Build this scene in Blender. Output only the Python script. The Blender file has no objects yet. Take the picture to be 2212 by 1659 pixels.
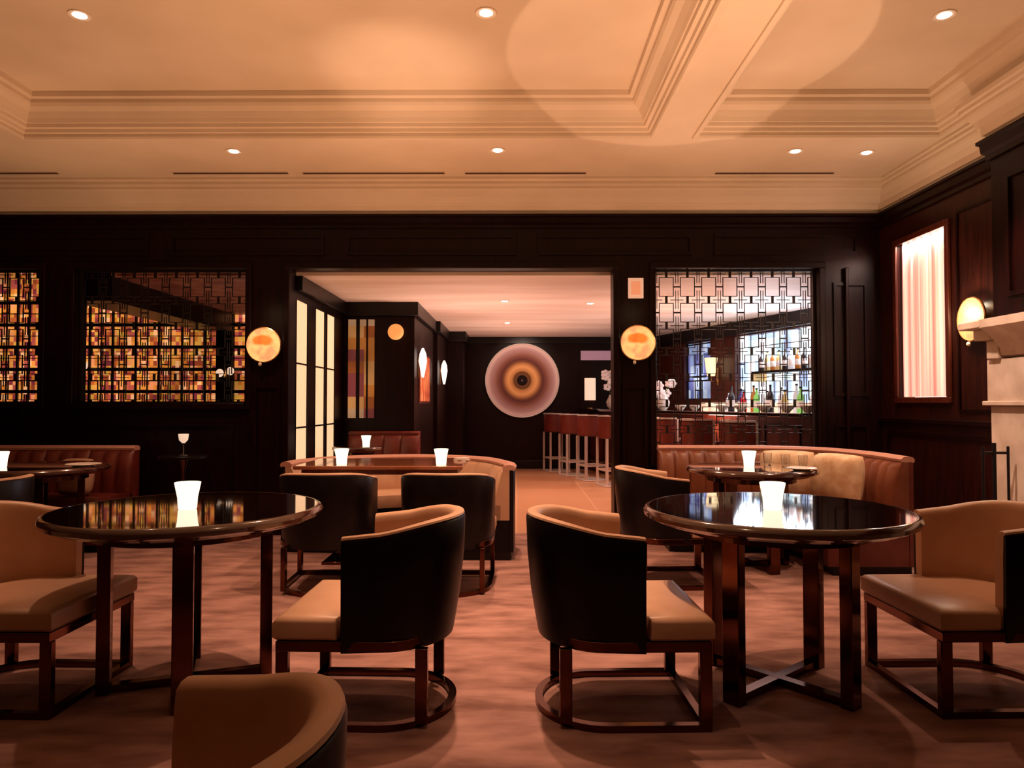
import bpy, bmesh, math, random
from mathutils import Vector, Matrix, Euler
random.seed(7)
R = math.radians
PI = math.pi
SC = bpy.context.scene
COL = SC.collection

# ------------------------------------------------------------------ camera
F_PX = 1550.0
H = 1.19
cam_data = bpy.data.cameras.new('camera')
cam = bpy.data.objects.new('camera', cam_data)
COL.objects.link(cam)
cam.location = (0, 0, H)
cam.rotation_euler = (R(91.497), 0, R(0.333))
cam_data.sensor_width = 36.0
cam_data.lens = 36.0 * F_PX / 2212.0
cam_data.clip_start = 0.05
cam_data.clip_end = 100
SC.camera = cam
RM = Euler((R(91.497), 0, R(0.333))).to_matrix()

def ray(px, py):
    return RM @ Vector(((px - 1106) / F_PX, -(py - 829.5) / F_PX, -1))

def P(px, py, Y):
    d = ray(px, py)
    t = Y / d.y
    return Vector((d.x * t, Y, H + d.z * t))

def PX(px, py, Y): return P(px, py, Y).x
def PZ(py, Y, px=1115): return P(px, py, Y).z

# ------------------------------------------------------------------ materials
def mat(name, base, rough=0.5, metal=0.0, spec=0.5, coat=0.0, emit=None, estr=0.0, ior=1.5):
    m = bpy.data.materials.new(name)
    m.use_nodes = True
    b = m.node_tree.nodes['Principled BSDF']
    b.inputs['Base Color'].default_value = (*base, 1)
    b.inputs['Roughness'].default_value = rough
    b.inputs['Metallic'].default_value = metal
    b.inputs['Specular IOR Level'].default_value = spec
    b.inputs['Coat Weight'].default_value = coat
    b.inputs['Coat Roughness'].default_value = 0.04
    b.inputs['IOR'].default_value = ior
    if emit:
        b.inputs['Emission Color'].default_value = (*emit, 1)
        b.inputs['Emission Strength'].default_value = estr
    return m

def nodes(m):
    nt = m.node_tree
    return nt, nt.nodes, nt.links, nt.nodes['Principled BSDF']

def noise_col(m, c1, c2, scale=(1, 1, 1), nscale=5, detail=4, lo=.35, hi=.65, bump=0.0, rough=None, target='Base Color', bdist=.01):
    nt, N, L, b = nodes(m)
    tc = N.new('ShaderNodeTexCoord'); mp = N.new('ShaderNodeMapping')
    mp.inputs['Scale'].default_value = scale
    nz = N.new('ShaderNodeTexNoise'); nz.inputs['Scale'].default_value = nscale; nz.inputs['Detail'].default_value = detail
    cr = N.new('ShaderNodeValToRGB')
    cr.color_ramp.elements[0].position = lo; cr.color_ramp.elements[0].color = (*c1, 1)
    cr.color_ramp.elements[1].position = hi; cr.color_ramp.elements[1].color = (*c2, 1)
    L.new(tc.outputs['Object'], mp.inputs['Vector']); L.new(mp.outputs['Vector'], nz.inputs['Vector'])
    L.new(nz.outputs['Fac'], cr.inputs['Fac']); L.new(cr.outputs['Color'], b.inputs[target])
    if bump:
        bp = N.new('ShaderNodeBump'); bp.inputs['Strength'].default_value = bump; bp.inputs['Distance'].default_value = bdist
        L.new(nz.outputs['Fac'], bp.inputs['Height']); L.new(bp.outputs['Normal'], b.inputs['Normal'])
    return m

M = {}
M['wood'] = noise_col(mat('dark_mahogany', (.02, .005, .003), .38, spec=.2), (.004, .0006, .0006), (.012, .0014, .0012), (6, 6, .5), 6, 6)
M['wood_lit'] = noise_col(mat('lit_mahogany', (.03, .007, .004), .36, spec=.3), (.016, .003, .002), (.036, .007, .0045), (6, 6, .5), 6, 6)  # same mahogany with the right wall's light put into its colour
M['wood_red'] = noise_col(mat('red_mahogany', (.1, .02, .01), .35), (.05, .009, .005), (.11, .02, .01), (6, 6, .5), 6, 6)
M['wood_black'] = mat('black_wood', (.006, .003, .003), .35, spec=.3)
M['plaster'] = noise_col(mat('ceiling_paint', (.7, .6, .5), .6, spec=.2), (.74, .64, .52), (.82, .72, .60), (1, 1, 1), 1.5, 3)
M['plaster_in'] = noise_col(mat('ceiling_paint_hall', (.7, .6, .5), .5, spec=.2), (.70, .56, .48), (.86, .74, .68), (.4, 2.5, 1), 1.2, 3)
M['carpet'] = noise_col(mat('carpet_wool', (.3, .2, .16), .95, spec=.05), (.19, .10, .085), (.43, .25, .215), (1, 2.6, 1), 3.2, 10, .32, .68, .5)
M['parquet'] = mat('hall_floor', (.45, .2, .1), .35)
M['leather_tan'] = noise_col(mat('tan_leather', (.5, .33, .22), .42, spec=.4), (.53, .32, .205), (.63, .40, .27), (1, 1, 1), 4, 3, bump=.05)
M['leather_black'] = noise_col(mat('black_leather', (.006, .004, .005), .38, spec=.25), (.004, .0025, .003), (.009, .005, .006), (1, 1, 1), 8, 3)
M['leather_brown'] = noise_col(mat('brown_leather', (.3, .12, .06), .4), (.17, .05, .024), (.25, .085, .04), (1, 1, 1), 5, 3)
M['leather_red'] = noise_col(mat('oxblood_leather', (.16, .03, .02), .38), (.11, .016, .011), (.17, .03, .02), (1, 1, 1), 5, 3)
M['rim_leather'] = mat('piping_leather', (.62, .34, .27), .4)
M['bronze'] = mat('dark_bronze', (.12, .043, .026), .15, metal=1.0)
M['bronze_black'] = mat('blackened_bronze', (.10, .05, .04), .18, metal=1.0)
M['brass'] = mat('warm_brass', (.75, .45, .2), .25, metal=1.0)
M['chrome'] = mat('satin_nickel', (.78, .66, .62), .35, metal=.45)
M['red_top'] = mat('red_brown_lacquer', (.26, .09, .045), .12, spec=.6, coat=.6)
M['gloss_top'] = mat('black_lacquer_top', (.012, .004, .003), .05, spec=.9, coat=1.0, ior=1.9)
M['gloss_top'].node_tree.nodes['Principled BSDF'].inputs['Coat IOR'].default_value = 1.9
M['table_rim'] = mat('table_edge_lacquer', (.06, .018, .012), .16, spec=.8, coat=.6)
M['black_iron'] = mat('black_iron', (.008, .006, .007), .45, spec=.3)
M['grille'] = mat('grille_black_metal', (.012, .007, .008), .4, metal=.0)
M['slot'] = mat('vent_black', (.05, .02, .012), .7)
M['stone'] = noise_col(mat('pale_limestone', (.6, .5, .42), .55), (.52, .40, .32), (.68, .55, .46), (1, 1, 1), 6, 6, bump=.08)
M['candle'] = mat('frosted_candle_glass', (.9, .85, .7), .4, emit=(1, .88, .64), estr=1.5)
M['flame'] = mat('candle_flame', (1, .8, .4), .5, emit=(1, .8, .45), estr=12)
M['wax'] = mat('candle_wax', (.9, .85, .7), .5, emit=(1, .85, .55), estr=1.0)
M['bulb'] = mat('downlight_lens', (1, .9, .75), .5, emit=(1, .86, .68), estr=14)
M['bulb_soft'] = mat('sconce_bulb', (1, .9, .75), .5, emit=(1, .83, .6), estr=30)
M['white_trim'] = mat('fixture_trim', (.8, .68, .55), .5)
M['cream_glass'] = mat('cream_window_glass', (.8, .7, .5), .6, emit=(1, .62, .33), estr=.82)
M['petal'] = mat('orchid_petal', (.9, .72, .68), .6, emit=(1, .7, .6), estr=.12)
M['stem'] = mat('orchid_stem', (.06, .1, .03), .6)
M['ceramic'] = mat('white_ceramic', (.85, .76, .66), .25)
M['shade'] = mat('lamp_shade', (.9, .75, .6), .7, emit=(1, .68, .48), estr=.8)
M['step'] = noise_col(mat('added_glow_strip', (.8, .65, .5), .5, emit=(1, .75, .52), estr=.95), (.55, .3, .2), (1, .85, .65), (1, 1, 1), 14, 3, target='Emission Color')  # emissive colour of a strip added to brighten the back counter
M['torch'] = mat('white_torch_glass', (.9, .85, .8), .5, emit=(1, .82, .72), estr=1.3)
M['shade_cream'] = mat('cream_lamp_shade', (.9, .75, .5), .7, emit=(1, .76, .42), estr=1.1)
M['orange_lamp'] = mat('amber_globe', (.8, .4, .15), .6, emit=(1, .38, .1), estr=.6)
M['keypad'] = mat('keypad_face', (.6, .3, .2), .5, emit=(1, .36, .17), estr=.5)
M['keypad_rim'] = mat('keypad_rim', (.8, .6, .5), .5, emit=(1, .58, .4), estr=.35)
M['white_cloth'] = mat('white_napkin', (.8, .72, .66), .8)
M['pillow'] = noise_col(mat('gold_pillow', (.6, .42, .27), .7), (.68, .44, .25), (.98, .80, .58), (1, 1, 1), 9, 3)
M['steel_dull'] = mat('dull_steel', (.4, .35, .35), .4, metal=1.0)
M['glass_clear'] = mat('clear_glass', (.9, .9, .9), .03)
M['glass_clear'].node_tree.nodes['Principled BSDF'].inputs['Transmission Weight'].default_value = 1.0
M['mauve_lit'] = mat('lit_mauve_panel', (.4, .25, .3), .6, emit=(.45, .22, .28), estr=.45)

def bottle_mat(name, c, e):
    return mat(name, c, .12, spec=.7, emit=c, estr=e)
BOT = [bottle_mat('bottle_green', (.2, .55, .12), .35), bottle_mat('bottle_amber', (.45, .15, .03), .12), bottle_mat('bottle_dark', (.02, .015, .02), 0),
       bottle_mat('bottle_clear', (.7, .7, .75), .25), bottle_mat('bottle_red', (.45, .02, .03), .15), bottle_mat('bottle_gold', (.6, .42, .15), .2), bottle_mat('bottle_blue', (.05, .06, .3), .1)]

# parquet pattern
nt, N, L, b = nodes(M['parquet'])
tc = N.new('ShaderNodeTexCoord'); br = N.new('ShaderNodeTexBrick')
br.inputs['Scale'].default_value = 1.0; br.inputs['Brick Width'].default_value = .9; br.inputs['Row Height'].default_value = .9
br.inputs['Mortar Size'].default_value = .012; br.offset = 0
br.inputs['Color1'].default_value = (.46, .22, .12, 1); br.inputs['Color2'].default_value = (.54, .28, .17, 1); br.inputs['Mortar'].default_value = (.6, .34, .2, 1)
L.new(tc.outputs['Object'], br.inputs['Vector']); L.new(br.outputs['Color'], b.inputs['Base Color'])

# amber backlit mosaic glass
def mosaic(name, pal, strength, cw=.085, ch=.085):
    m = mat(name, (.05, .02, .01), .4)
    nt, N, L, b = nodes(m)
    tc = N.new('ShaderNodeTexCoord'); sx = N.new('ShaderNodeSeparateXYZ'); L.new(tc.outputs['Object'], sx.inputs[0])
    def fl(sock, s):
        a = N.new('ShaderNodeMath'); a.operation = 'MULTIPLY'; a.inputs[1].default_value = 1 / s; L.new(sock, a.inputs[0])
        f = N.new('ShaderNodeMath'); f.operation = 'FLOOR'; L.new(a.outputs[0], f.inputs[0]); return f.outputs[0], a.outputs[0]
    fx, ax = fl(sx.outputs['X'], cw); fz, az = fl(sx.outputs['Z'], ch)
    cb = N.new('ShaderNodeCombineXYZ'); L.new(fx, cb.inputs[0]); L.new(fz, cb.inputs[1])
    wn = N.new('ShaderNodeTexWhiteNoise'); wn.noise_dimensions = '2D'; L.new(cb.outputs[0], wn.inputs['Vector'])
    cr = N.new('ShaderNodeValToRGB'); cr.color_ramp.interpolation = 'CONSTANT'
    el = cr.color_ramp.elements
    while len(el) < len(pal): el.new(0.5)
    for i, c in enumerate(pal):
        el[i].position = i / len(pal); el[i].color = (*c, 1)
    L.new(wn.outputs['Value'], cr.inputs['Fac'])
    # broad brightness variation of the lamps behind
    nz = N.new('ShaderNodeTexNoise'); nz.inputs['Scale'].default_value = 1.6; L.new(tc.outputs['Object'], nz.inputs['Vector'])
    mr = N.new('ShaderNodeMapRange'); mr.inputs[1].default_value = .3; mr.inputs[2].default_value = .7
    mr.inputs[3].default_value = .45 * strength; mr.inputs[4].default_value = 1.5 * strength
    L.new(nz.outputs['Fac'], mr.inputs[0])
    L.new(cr.outputs['Color'], b.inputs['Emission Color']); L.new(mr.outputs[0], b.inputs['Emission Strength'])
    return m
M['amber'] = mosaic('amber_mosaic_glass', [(.55, .15, .02), (.28, .045, .015), (.72, .26, .05), (.42, .08, .02), (.72, .22, .08), (.2, .025, .03), (.62, .28, .04), (.38, .06, .04), (.66, .2, .03), (.85, .38, .16)], 1.05, .05, .065)
M['amber_dim'] = mosaic('dim_amber_glass', [(.5, .14, .02), (.3, .06, .01), (.55, .22, .06), (.2, .03, .03), (.5, .25, .12)], .6, .2, .14)
M['barglow'] = mosaic('lit_back_bar_glass', [(.62, .72, .8), (.5, .68, .75), (.85, .85, .88), (.45, .5, .75), (.7, .85, .85), (.95, .9, .9), (.35, .45, .7)], 2.0, .16, .3)
M['barwin'] = mosaic('bluish_window_glass', [(.12, .16, .42), (.35, .45, .75), (.6, .68, .85), (.45, .5, .75), (.2, .2, .5)], .9, .1, .2)

# alabaster sconce
m = mat('alabaster_glow', (.8, .6, .35), .5)
nt, N, L, b = nodes(m)
tc = N.new('ShaderNodeTexCoord'); nz = N.new('ShaderNodeTexNoise'); nz.inputs['Scale'].default_value = 9; nz.inputs['Detail'].default_value = 3
cr = N.new('ShaderNodeValToRGB'); e = cr.color_ramp.elements
e[0].position = .36; e[0].color = (.55, .09, .015, 1); e[1].position = .62; e[1].color = (1, .72, .38, 1)
x = e.new(.47); x.color = (.95, .5, .18, 1)
L.new(tc.outputs['Object'], nz.inputs['Vector']); L.new(nz.outputs['Fac'], cr.inputs['Fac']); L.new(cr.outputs['Color'], b.inputs['Emission Color'])
nz2 = N.new('ShaderNodeVectorMath'); nz2.operation = 'MULTIPLY_ADD'; L.new(nz.outputs['Color'], nz2.inputs[0]); nz2.inputs[1].default_value = (.06, .06, .06); L.new(tc.outputs['Object'], nz2.inputs[2])
mp = N.new('ShaderNodeMapping'); mp.inputs['Location'].default_value = (-.28, 0, -1.15); mp.inputs['Scale'].default_value = (9, 0, 17)
L.new(nz2.outputs[0], mp.inputs[0])
l2 = N.new('ShaderNodeVectorMath'); l2.operation = 'LENGTH'; L.new(mp.outputs[0], l2.inputs[0])
c2 = N.new('ShaderNodeValToRGB'); e2 = c2.color_ramp.elements
e2[0].position = .7; e2[0].color = (.85, .20, .02, 1); e2[1].position = 1.0; e2[1].color = (1, .66, .28, 1)
L.new(l2.outputs['Value'], c2.inputs['Fac'])
mx = N.new('ShaderNodeMixRGB'); mx.blend_type = 'MULTIPLY'; mx.inputs[0].default_value = .6
L.new(c2.outputs['Color'], mx.inputs[1]); L.new(cr.outputs['Color'], mx.inputs[2]); L.new(mx.outputs[0], b.inputs['Emission Color'])
b.inputs['Base Color'].default_value = (.25, .16, .08, 1)
b.inputs['Emission Strength'].default_value = 1.15
M['alabaster'] = m

# concentric disc artwork
m = mat('concentric_rings_paint', (.5, .3, .3), .8, spec=.1)
nt, N, L, b = nodes(m)
tc = N.new('ShaderNodeTexCoord'); sx = N.new('ShaderNodeSeparateXYZ'); L.new(tc.outputs['Object'], sx.inputs[0])
cb = N.new('ShaderNodeCombineXYZ'); L.new(sx.outputs['X'], cb.inputs[0]); L.new(sx.outputs['Z'], cb.inputs[1])
ln = N.new('ShaderNodeVectorMath'); ln.operation = 'LENGTH'; L.new(cb.outputs[0], ln.inputs[0])
dv = N.new('ShaderNodeMath'); dv.operation = 'DIVIDE'; dv.inputs[1].default_value = .66; L.new(ln.outputs['Value'], dv.inputs[0])
cr = N.new('ShaderNodeValToRGB'); e = cr.color_ramp.elements
stops = [(0, (.25, .16, .15)), (.035, (.02, .01, .01)), (.13, (.012, .006, .005)), (.17, (.22, .09, .04)), (.22, (.12, .05, .02)), (.28, (.62, .27, .09)), (.38, (.85, .42, .17)), (.45, (.6, .27, .1)),
         (.51, (.25, .10, .05)), (.57, (.14, .045, .04)), (.68, (.28, .11, .08)), (.76, (.42, .21, .18)), (.86, (.55, .33, .32)), (.95, (.85, .62, .58)), (1.0, (.7, .48, .46))]
while len(e) < len(stops): e.new(.5)
for i, (p, c) in enumerate(stops): e[i].position = p; e[i].color = (*c, 1)
L.new(dv.outputs[0], cr.inputs['Fac']); L.new(cr.outputs['Color'], b.inputs['Base Color'])
M['rings'] = m

# curtain
m = mat('pink_silk_curtain', (.85, .62, .58), .6, emit=(1, .62, .55), estr=.55)
nt, N, L, b = nodes(m)
tc = N.new('ShaderNodeTexCoord'); mp = N.new('ShaderNodeMapping'); mp.inputs['Scale'].default_value = (1, 14, .08)
nz = N.new('ShaderNodeTexNoise'); nz.inputs['Scale'].default_value = 2.2
cr = N.new('ShaderNodeValToRGB'); e = cr.color_ramp.elements
e[0].position = .38; e[0].color = (.80, .30, .26, 1); e[1].position = .62; e[1].color = (.95, .80, .68, 1)
L.new(tc.outputs['Object'], mp.inputs[0]); L.new(mp.outputs[0], nz.inputs['Vector']); L.new(nz.outputs['Fac'], cr.inputs['Fac'])
L.new(cr.outputs['Color'], b.inputs['Base Color']); L.new(cr.outputs['Color'], b.inputs['Emission Color'])
M['curtain'] = m

# ------------------------------------------------------------------ mesh helpers
class MB:
    def __init__(s): s.bm = bmesh.new()
    def box(s, x0, x1, y0, y1, z0, z1, rot=0, piv=None):
        vs = [s.bm.verts.new(p) for p in ((x0, y0, z0), (x1, y0, z0), (x1, y1, z0), (x0, y1, z0), (x0, y0, z1), (x1, y0, z1), (x1, y1, z1), (x0, y1, z1))]
        for f in ((0, 3, 2, 1), (4, 5, 6, 7), (0, 1, 5, 4), (1, 2, 6, 5), (2, 3, 7, 6), (3, 0, 4, 7)):
            s.bm.faces.new([vs[i] for i in f])
        if rot:
            c = Vector(piv) if piv else Vector(((x0 + x1) / 2, (y0 + y1) / 2, 0))
            mt = Matrix.Rotation(rot, 3, 'Z')
            for v in vs: v.co = mt @ (v.co - c) + c
        return s
    def cbox(s, cx, cy, z0, z1, sx, sy, rot=0):
        return s.box(cx - sx / 2, cx + sx / 2, cy - sy / 2, cy + sy / 2, z0, z1, rot)
    def lathe(s, prof, c=(0, 0, 0), n=32, axis='Z'):
        rings = []
        for r, z in prof:
            ring = []
            for i in range(n):
                a = 2 * PI * i / n
                p = (r * math.cos(a), r * math.sin(a), z)
                if axis == 'Y': p = (p[0], z, p[1])
                if axis == 'X': p = (z, p[0], p[1])
                ring.append(s.bm.verts.new((p[0] + c[0], p[1] + c[1], p[2] + c[2])))
            rings.append(ring)
        for a, b_ in zip(rings, rings[1:]):
            for i in range(n):
                s.bm.faces.new((a[i], a[(i + 1) % n], b_[(i + 1) % n], b_[i]))
        s.bm.faces.new(list(reversed(rings[0]))); s.bm.faces.new(rings[-1])
        return s
    def tube(s, pts, r, n=10, closed=False):
        pts = [Vector(p) for p in pts]; rings = []
        for i, p in enumerate(pts):
            if closed: d = pts[(i + 1) % len(pts)] - pts[i - 1]
            else: d = pts[min(i + 1, len(pts) - 1)] - pts[max(i - 1, 0)]
            d.normalize()
            up = Vector((0, 0, 1)) if abs(d.z) < .9 else Vector((1, 0, 0))
            u = d.cross(up).normalized(); v = u.cross(d)
            rr = r[i] if isinstance(r, (list, tuple)) else r
            rings.append([s.bm.verts.new(p + u * rr * math.cos(2 * PI * k / n) + v * rr * math.sin(2 * PI * k / n)) for k in range(n)])
        m_ = len(rings)
        for j in range(m_ if closed else m_ - 1):
            a, b_ = rings[j], rings[(j + 1) % m_]
            for k in range(n): s.bm.faces.new((a[k], a[(k + 1) % n], b_[(k + 1) % n], b_[k]))
        if not closed:
            s.bm.faces.new(list(reversed(rings[0]))); s.bm.faces.new(rings[-1])
        return s
    def sweep(s, path, prof, closed=False, cap=True):
        """prof(i, n) -> list of (offset to the left of travel, z); path is a list of (x, y)"""
        pts = [Vector((p[0], p[1])) for p in path]; n = len(pts); rings = []
        for i, p in enumerate(pts):
            if closed: d0 = pts[i] - pts[i - 1]; d1 = pts[(i + 1) % n] - pts[i]
            else: d0 = pts[i] - pts[max(i - 1, 0)]; d1 = pts[min(i + 1, n - 1)] - pts[i]
            if d0.length < 1e-9: d0 = d1
            if d1.length < 1e-9: d1 = d0
            d0.normalize(); d1.normalize()
            n0 = Vector((-d0.y, d0.x)); n1 = Vector((-d1.y, d1.x)); nn = (n0 + n1)
            nn = nn / max(nn.dot(n0), .3) if nn.length > 1e-6 else n0
            nn = nn * 1.0
            rings.append([s.bm.verts.new((p.x + nn.x * o, p.y + nn.y * o, z)) for o, z in prof(i, n)])
        k = len(rings[0])
        for j in range(n if closed else n - 1):
            a, b_ = rings[j], rings[(j + 1) % n]
            for q in range(k): s.bm.faces.new((a[q], a[(q + 1) % k], b_[(q + 1) % k], b_[q]))
        if cap and not closed:
            s.bm.faces.new(list(reversed(rings[0]))); s.bm.faces.new(rings[-1])
        return s
    def poly(s, plan, z0, z1):
        a = [s.bm.verts.new((p[0], p[1], z0)) for p in plan]; b_ = [s.bm.verts.new((p[0], p[1], z1)) for p in plan]
        n = len(plan)
        for i in range(n): s.bm.faces.new((a[i], a[(i + 1) % n], b_[(i + 1) % n], b_[i]))
        s.bm.faces.new(list(reversed(a))); s.bm.faces.new(b_)
        return s
    def ball(s, c, r, sc=(1, 1, 1), seg=14, rot=None):
        res = bmesh.ops.create_uvsphere(s.bm, u_segments=seg, v_segments=max(6, seg // 2), radius=r)
        for v in res['verts']:
            p = Vector((v.co.x * sc[0], v.co.y * sc[1], v.co.z * sc[2]))
            if rot: p = rot @ p
            v.co = p + Vector(c)
        return s
    def build(s, name, m, parent=None, smooth=False, bevel=0, loc=None, rotz=0, seg=2):
        bmesh.ops.recalc_face_normals(s.bm, faces=s.bm.faces)
        me = bpy.data.meshes.new(name)
        s.bm.to_mesh(me); s.bm.free()
        me.materials.append(m)
        if smooth:
            me.polygons.foreach_set('use_smooth', [True] * len(me.polygons))
            me.set_sharp_from_angle(angle=R(42))
        o = bpy.data.objects.new(name, me); COL.objects.link(o)
        if parent: o.parent = parent
        if loc is not None: o.location = loc
        if rotz: o.rotation_euler.z = rotz
        if bevel:
            bv = o.modifiers.new('bevel', 'BEVEL'); bv.width = bevel; bv.segments = seg; bv.limit_method = 'ANGLE'; bv.angle_limit = R(40)
            me.polygons.foreach_set('use_smooth', [True] * len(me.polygons)); me.set_sharp_from_angle(angle=R(60))
        return o

def thing(name, label, cat, loc=(0, 0, 0), rz=0, group=None):
    o = bpy.data.objects.new(name, None); COL.objects.link(o)
    o.empty_display_size = .1
    o.location = loc; o.rotation_euler.z = rz
    o['label'] = label; o['category'] = cat
    if group: o['group'] = group
    return o
def tag(o, label, cat, group=None):
    o['label'] = label; o['category'] = cat
    if group: o['group'] = group
    return o
def struct(o): o['kind'] = 'structure'; return o
def copy_tree(o, parent=None):
    c = o.copy(); COL.objects.link(c)
    if parent: c.parent = parent
    for ch in list(o.children): copy_tree(ch, c)
    return c
def dup(o, loc, rz, label, group=None):
    c = copy_tree(o); c.location = loc; c.rotation_euler.z = rz; c['label'] = label
    if group: c['group'] = group
    return c

# ================================================================== SETTING
YW = 6.5           # front face of the wall with the openings
TW = .18
ZC = 3.15          # soffit
ZP = 3.41          # coffer panels
HC = 2.38          # hall ceiling
XR = 3.30
XL = -7.2
YB = -2.6
ZH = PZ(580, YW)   # head of the openings

struct(MB().box(XL - .2, 5.5, YB - .2, YW + TW * .5, -.1, 0).build('floor', M['carpet']))
struct(MB().box(-9.2, 6.0, YW + TW * .5, 14.2, -.1, 0).build('floor', M['parquet']))

# ---- main ceiling with coffers
cx = [(XL + .4, -3.96), (-3.65, 1.01), (1.31, 3.12)]
YC0, YC1 = 1.4, 5.24
ceil = MB()
ceil.box(XL, XR + 1, YC1, YW + TW, ZC, ZC + .5)
ceil.box(XL, XR + 1, YB, YC0, ZC, ZC + .5)
ceil.box(XL, cx[0][0], YC0, YC1, ZC, ZC + .5)
ceil.box(cx[0][1], cx[1][0], YC0, YC1, ZC, ZC + .5)
ceil.box(cx[1][1], cx[2][0], YC0, YC1, ZC, ZC + .5)
ceil.box(cx[2][1], XR + 1, YC0, YC1, ZC, ZC + .5)
for a, b_ in cx: ceil.box(a - .05, b_ + .05, YC0 - .05, YC1 + .05, ZP, ZP + .1)
ceiling = struct(ceil.build('ceiling', M['plaster']))
k = 1
for a, b_ in cx:
    prof = [(-.012, ZC + .002), (-.012, ZC - .018), (.02, ZC - .018), (.028, ZC - .004), (.028, ZC + .018), (.046, ZC + .022), (.052, ZC + .045), (.075, ZC + .05), (.08, ZC + .075),
            (.088, ZC + .078), (.10, ZC + .105), (.125, ZC + .145), (.16, ZC + .17), (.172, ZC + .19), (.172, ZC + .215), (.205, ZC + .222), (.205, ZC + .262), (-.0, ZC + .262)]
    path = [(a, YC0), (b_, YC0), (b_, YC1), (a, YC1)]
    o = struct(MB().sweep(path, lambda i, n: prof, closed=True).build('trim_%d' % k, M['plaster'])); k += 1

# ---- crown moulding, plaster, all round
zb = PZ(467, YW)   # bottom of the plaster crown
def crown_profile(sc):
    pts = [(0, zb), (.05, zb), (.05, zb + .03), (.085, zb + .036), (.095, zb + .07), (.13, zb + .085), (.17, zb + .13), (.235, zb + .165), (.25, zb + .18), (.25, zb + .20), (.30, zb + .208), (.30, zb + .23), (.335, zb + .24), (.335, ZC + .01), (0, ZC + .01)]
    return [(o * sc, z) for o, z in pts]
struct(MB().sweep([(XR, YW), (XL, YW)], lambda i, n: crown_profile(1.0)).build('trim_4', M['plaster']))
# right: follows the chimney breast
XB = 3.07          # face of the chimney breast
YBF = 4.62         # far edge of the chimney breast
YBN = 2.3
struct(MB().sweep([(XR, YB), (XR, YBN), (XB, YBN), (XB, YBF), (XR, YBF), (XR, YW)], lambda i, n: crown_profile(.42)).build('trim_5', M['plaster']))

# ---- back wall of the room, with openings
W = 'wood'
xa, xb = -2.06, PX(1325, 800, YW)      # hall opening
xc, xd = PX(1417, 800, YW), PX(1770, 800, YW)     # bar opening
x1, x2 = PX(160, 800, YW), PX(530, 800, YW)       # left screen opening
x3 = PX(84, 800, YW)                              # far left one
x4 = x3 - 1.55
zs = 1.185
wb = MB()
def wbox(x0, x1_, z0, z1): wb.box(x0, x1_, YW, YW + TW, z0, z1)
wbox(XL, XR + .2, ZH, ZC + .3)
wbox(xd, XR + .2, 0, ZH); wbox(xb, xc, 0, ZH); wbox(x2, xa, 0, ZH); wbox(x3, x1, 0, ZH)
wbox(XL, x4, 0, ZH); wbox(x4, x3, 0, zs); wbox(x1, x2, 0, zs); wbox(xc, xd, 0, .62)
struct(wb.build('wall_back', M[W]))
# wood cornice under the plaster crown, head casing and casings
k = 6
def trim(mb, m='wood', bevel=.006):
    global k
    o = struct(mb.build('trim_%d' % k, M[m], bevel=bevel)); k += 1; return o
trim(MB().sweep([(XR, YW), (XL, YW)], lambda i, n: [(0, zb - .11), (.02, zb - .11), (.02, zb - .085), (.05, zb - .07), (.06, zb - .03), (.085, zb - .02), (.085, zb), (0, zb)]), bevel=0)
trim(MB().sweep([(XR, YB), (XR, YBN), (XB, YBN), (XB, YBF), (XR, YBF), (XR, YW)], lambda i, n: [(0, zb - .13), (.02, zb - .13), (.02, zb - .1), (.04, zb - .08), (.045, zb - .03), (.06, zb - .02), (.06, zb), (0, zb)]), bevel=0)
cw = .055
trim(MB().box(xa - cw, xb + cw, YW - .025, YW, ZH, ZH + cw).box(xa - cw, xa, YW - .025, YW, 0, ZH).box(xb, xb + cw, YW - .025, YW, 0, ZH))
trim(MB().box(xc - cw, xd + cw, YW - .025, YW, ZH, ZH + cw).box(xc - cw, xc, YW - .025, YW, .62, ZH).box(xd, xd + cw, YW - .025, YW, .62, ZH))
trim(MB().box(x1 - cw, x2 + cw, YW - .025, YW, ZH, ZH + cw).box(x1 - cw, x1, YW - .025, YW, zs - cw, ZH).box(x2, x2 + cw, YW - .025, YW, zs - cw, ZH).box(x1, x2, YW - .04, YW, zs - cw, zs))
trim(MB().box(x3 - 1.6, x3 + cw, YW - .025, YW, ZH, ZH + cw).box(x3, x3 + cw, YW - .025, YW, zs - cw, ZH).box(x3 - 1.6, x3, YW - .04, YW, zs - cw, zs))
def panel_frame(mb, x0, x1_, z0, z1, y=None, w=.03, d=.018, axis='Y', xw=None):
    if axis == 'Y':
        y = YW if y is None else y
        mb.box(x0, x1_, y - d, y, z0, z0 + w).box(x0, x1_, y - d, y, z1 - w, z1).box(x0, x0 + w, y - d, y, z0 + w, z1 - w).box(x1_ - w, x1_, y - d, y, z0 + w, z1 - w)
    else:   # on a wall facing -X at xw, x0/x1 are Y extents
        mb.box(xw - d, xw, x0, x1_, z0, z0 + w).box(xw - d, xw, x0, x1_, z1 - w, z1).box(xw - d, xw, x0, x0 + w, z0 + w, z1 - w).box(xw - d, xw, x1_ - w, x1_, z0 + w, z1 - w)
pf = MB()
for a, b_ in ((-6.9, -5.2), (-5.0, -3.35), (-3.15, -1.75), (-1.55, .0), (.2, 1.6), (1.8, 3.1)): panel_frame(pf, a, b_, ZH + .12, zb - .17)
for a, b_ in ((x3 - 1.3, x3 - .15), (x1 + .1, x2 - .1)): panel_frame(pf, a, b_, .15, zs - .18)
panel_frame(pf, xd + .13, XR - .12, 1.25, 2.28); panel_frame(pf, xd + .13, XR - .12, .15, 1.0)
panel_frame(pf, x2 + .08, xa - .08, .15, 1.35); panel_frame(pf, xb + .08, xc - .08, .15, 1.35)
trim(pf, bevel=0)
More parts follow.
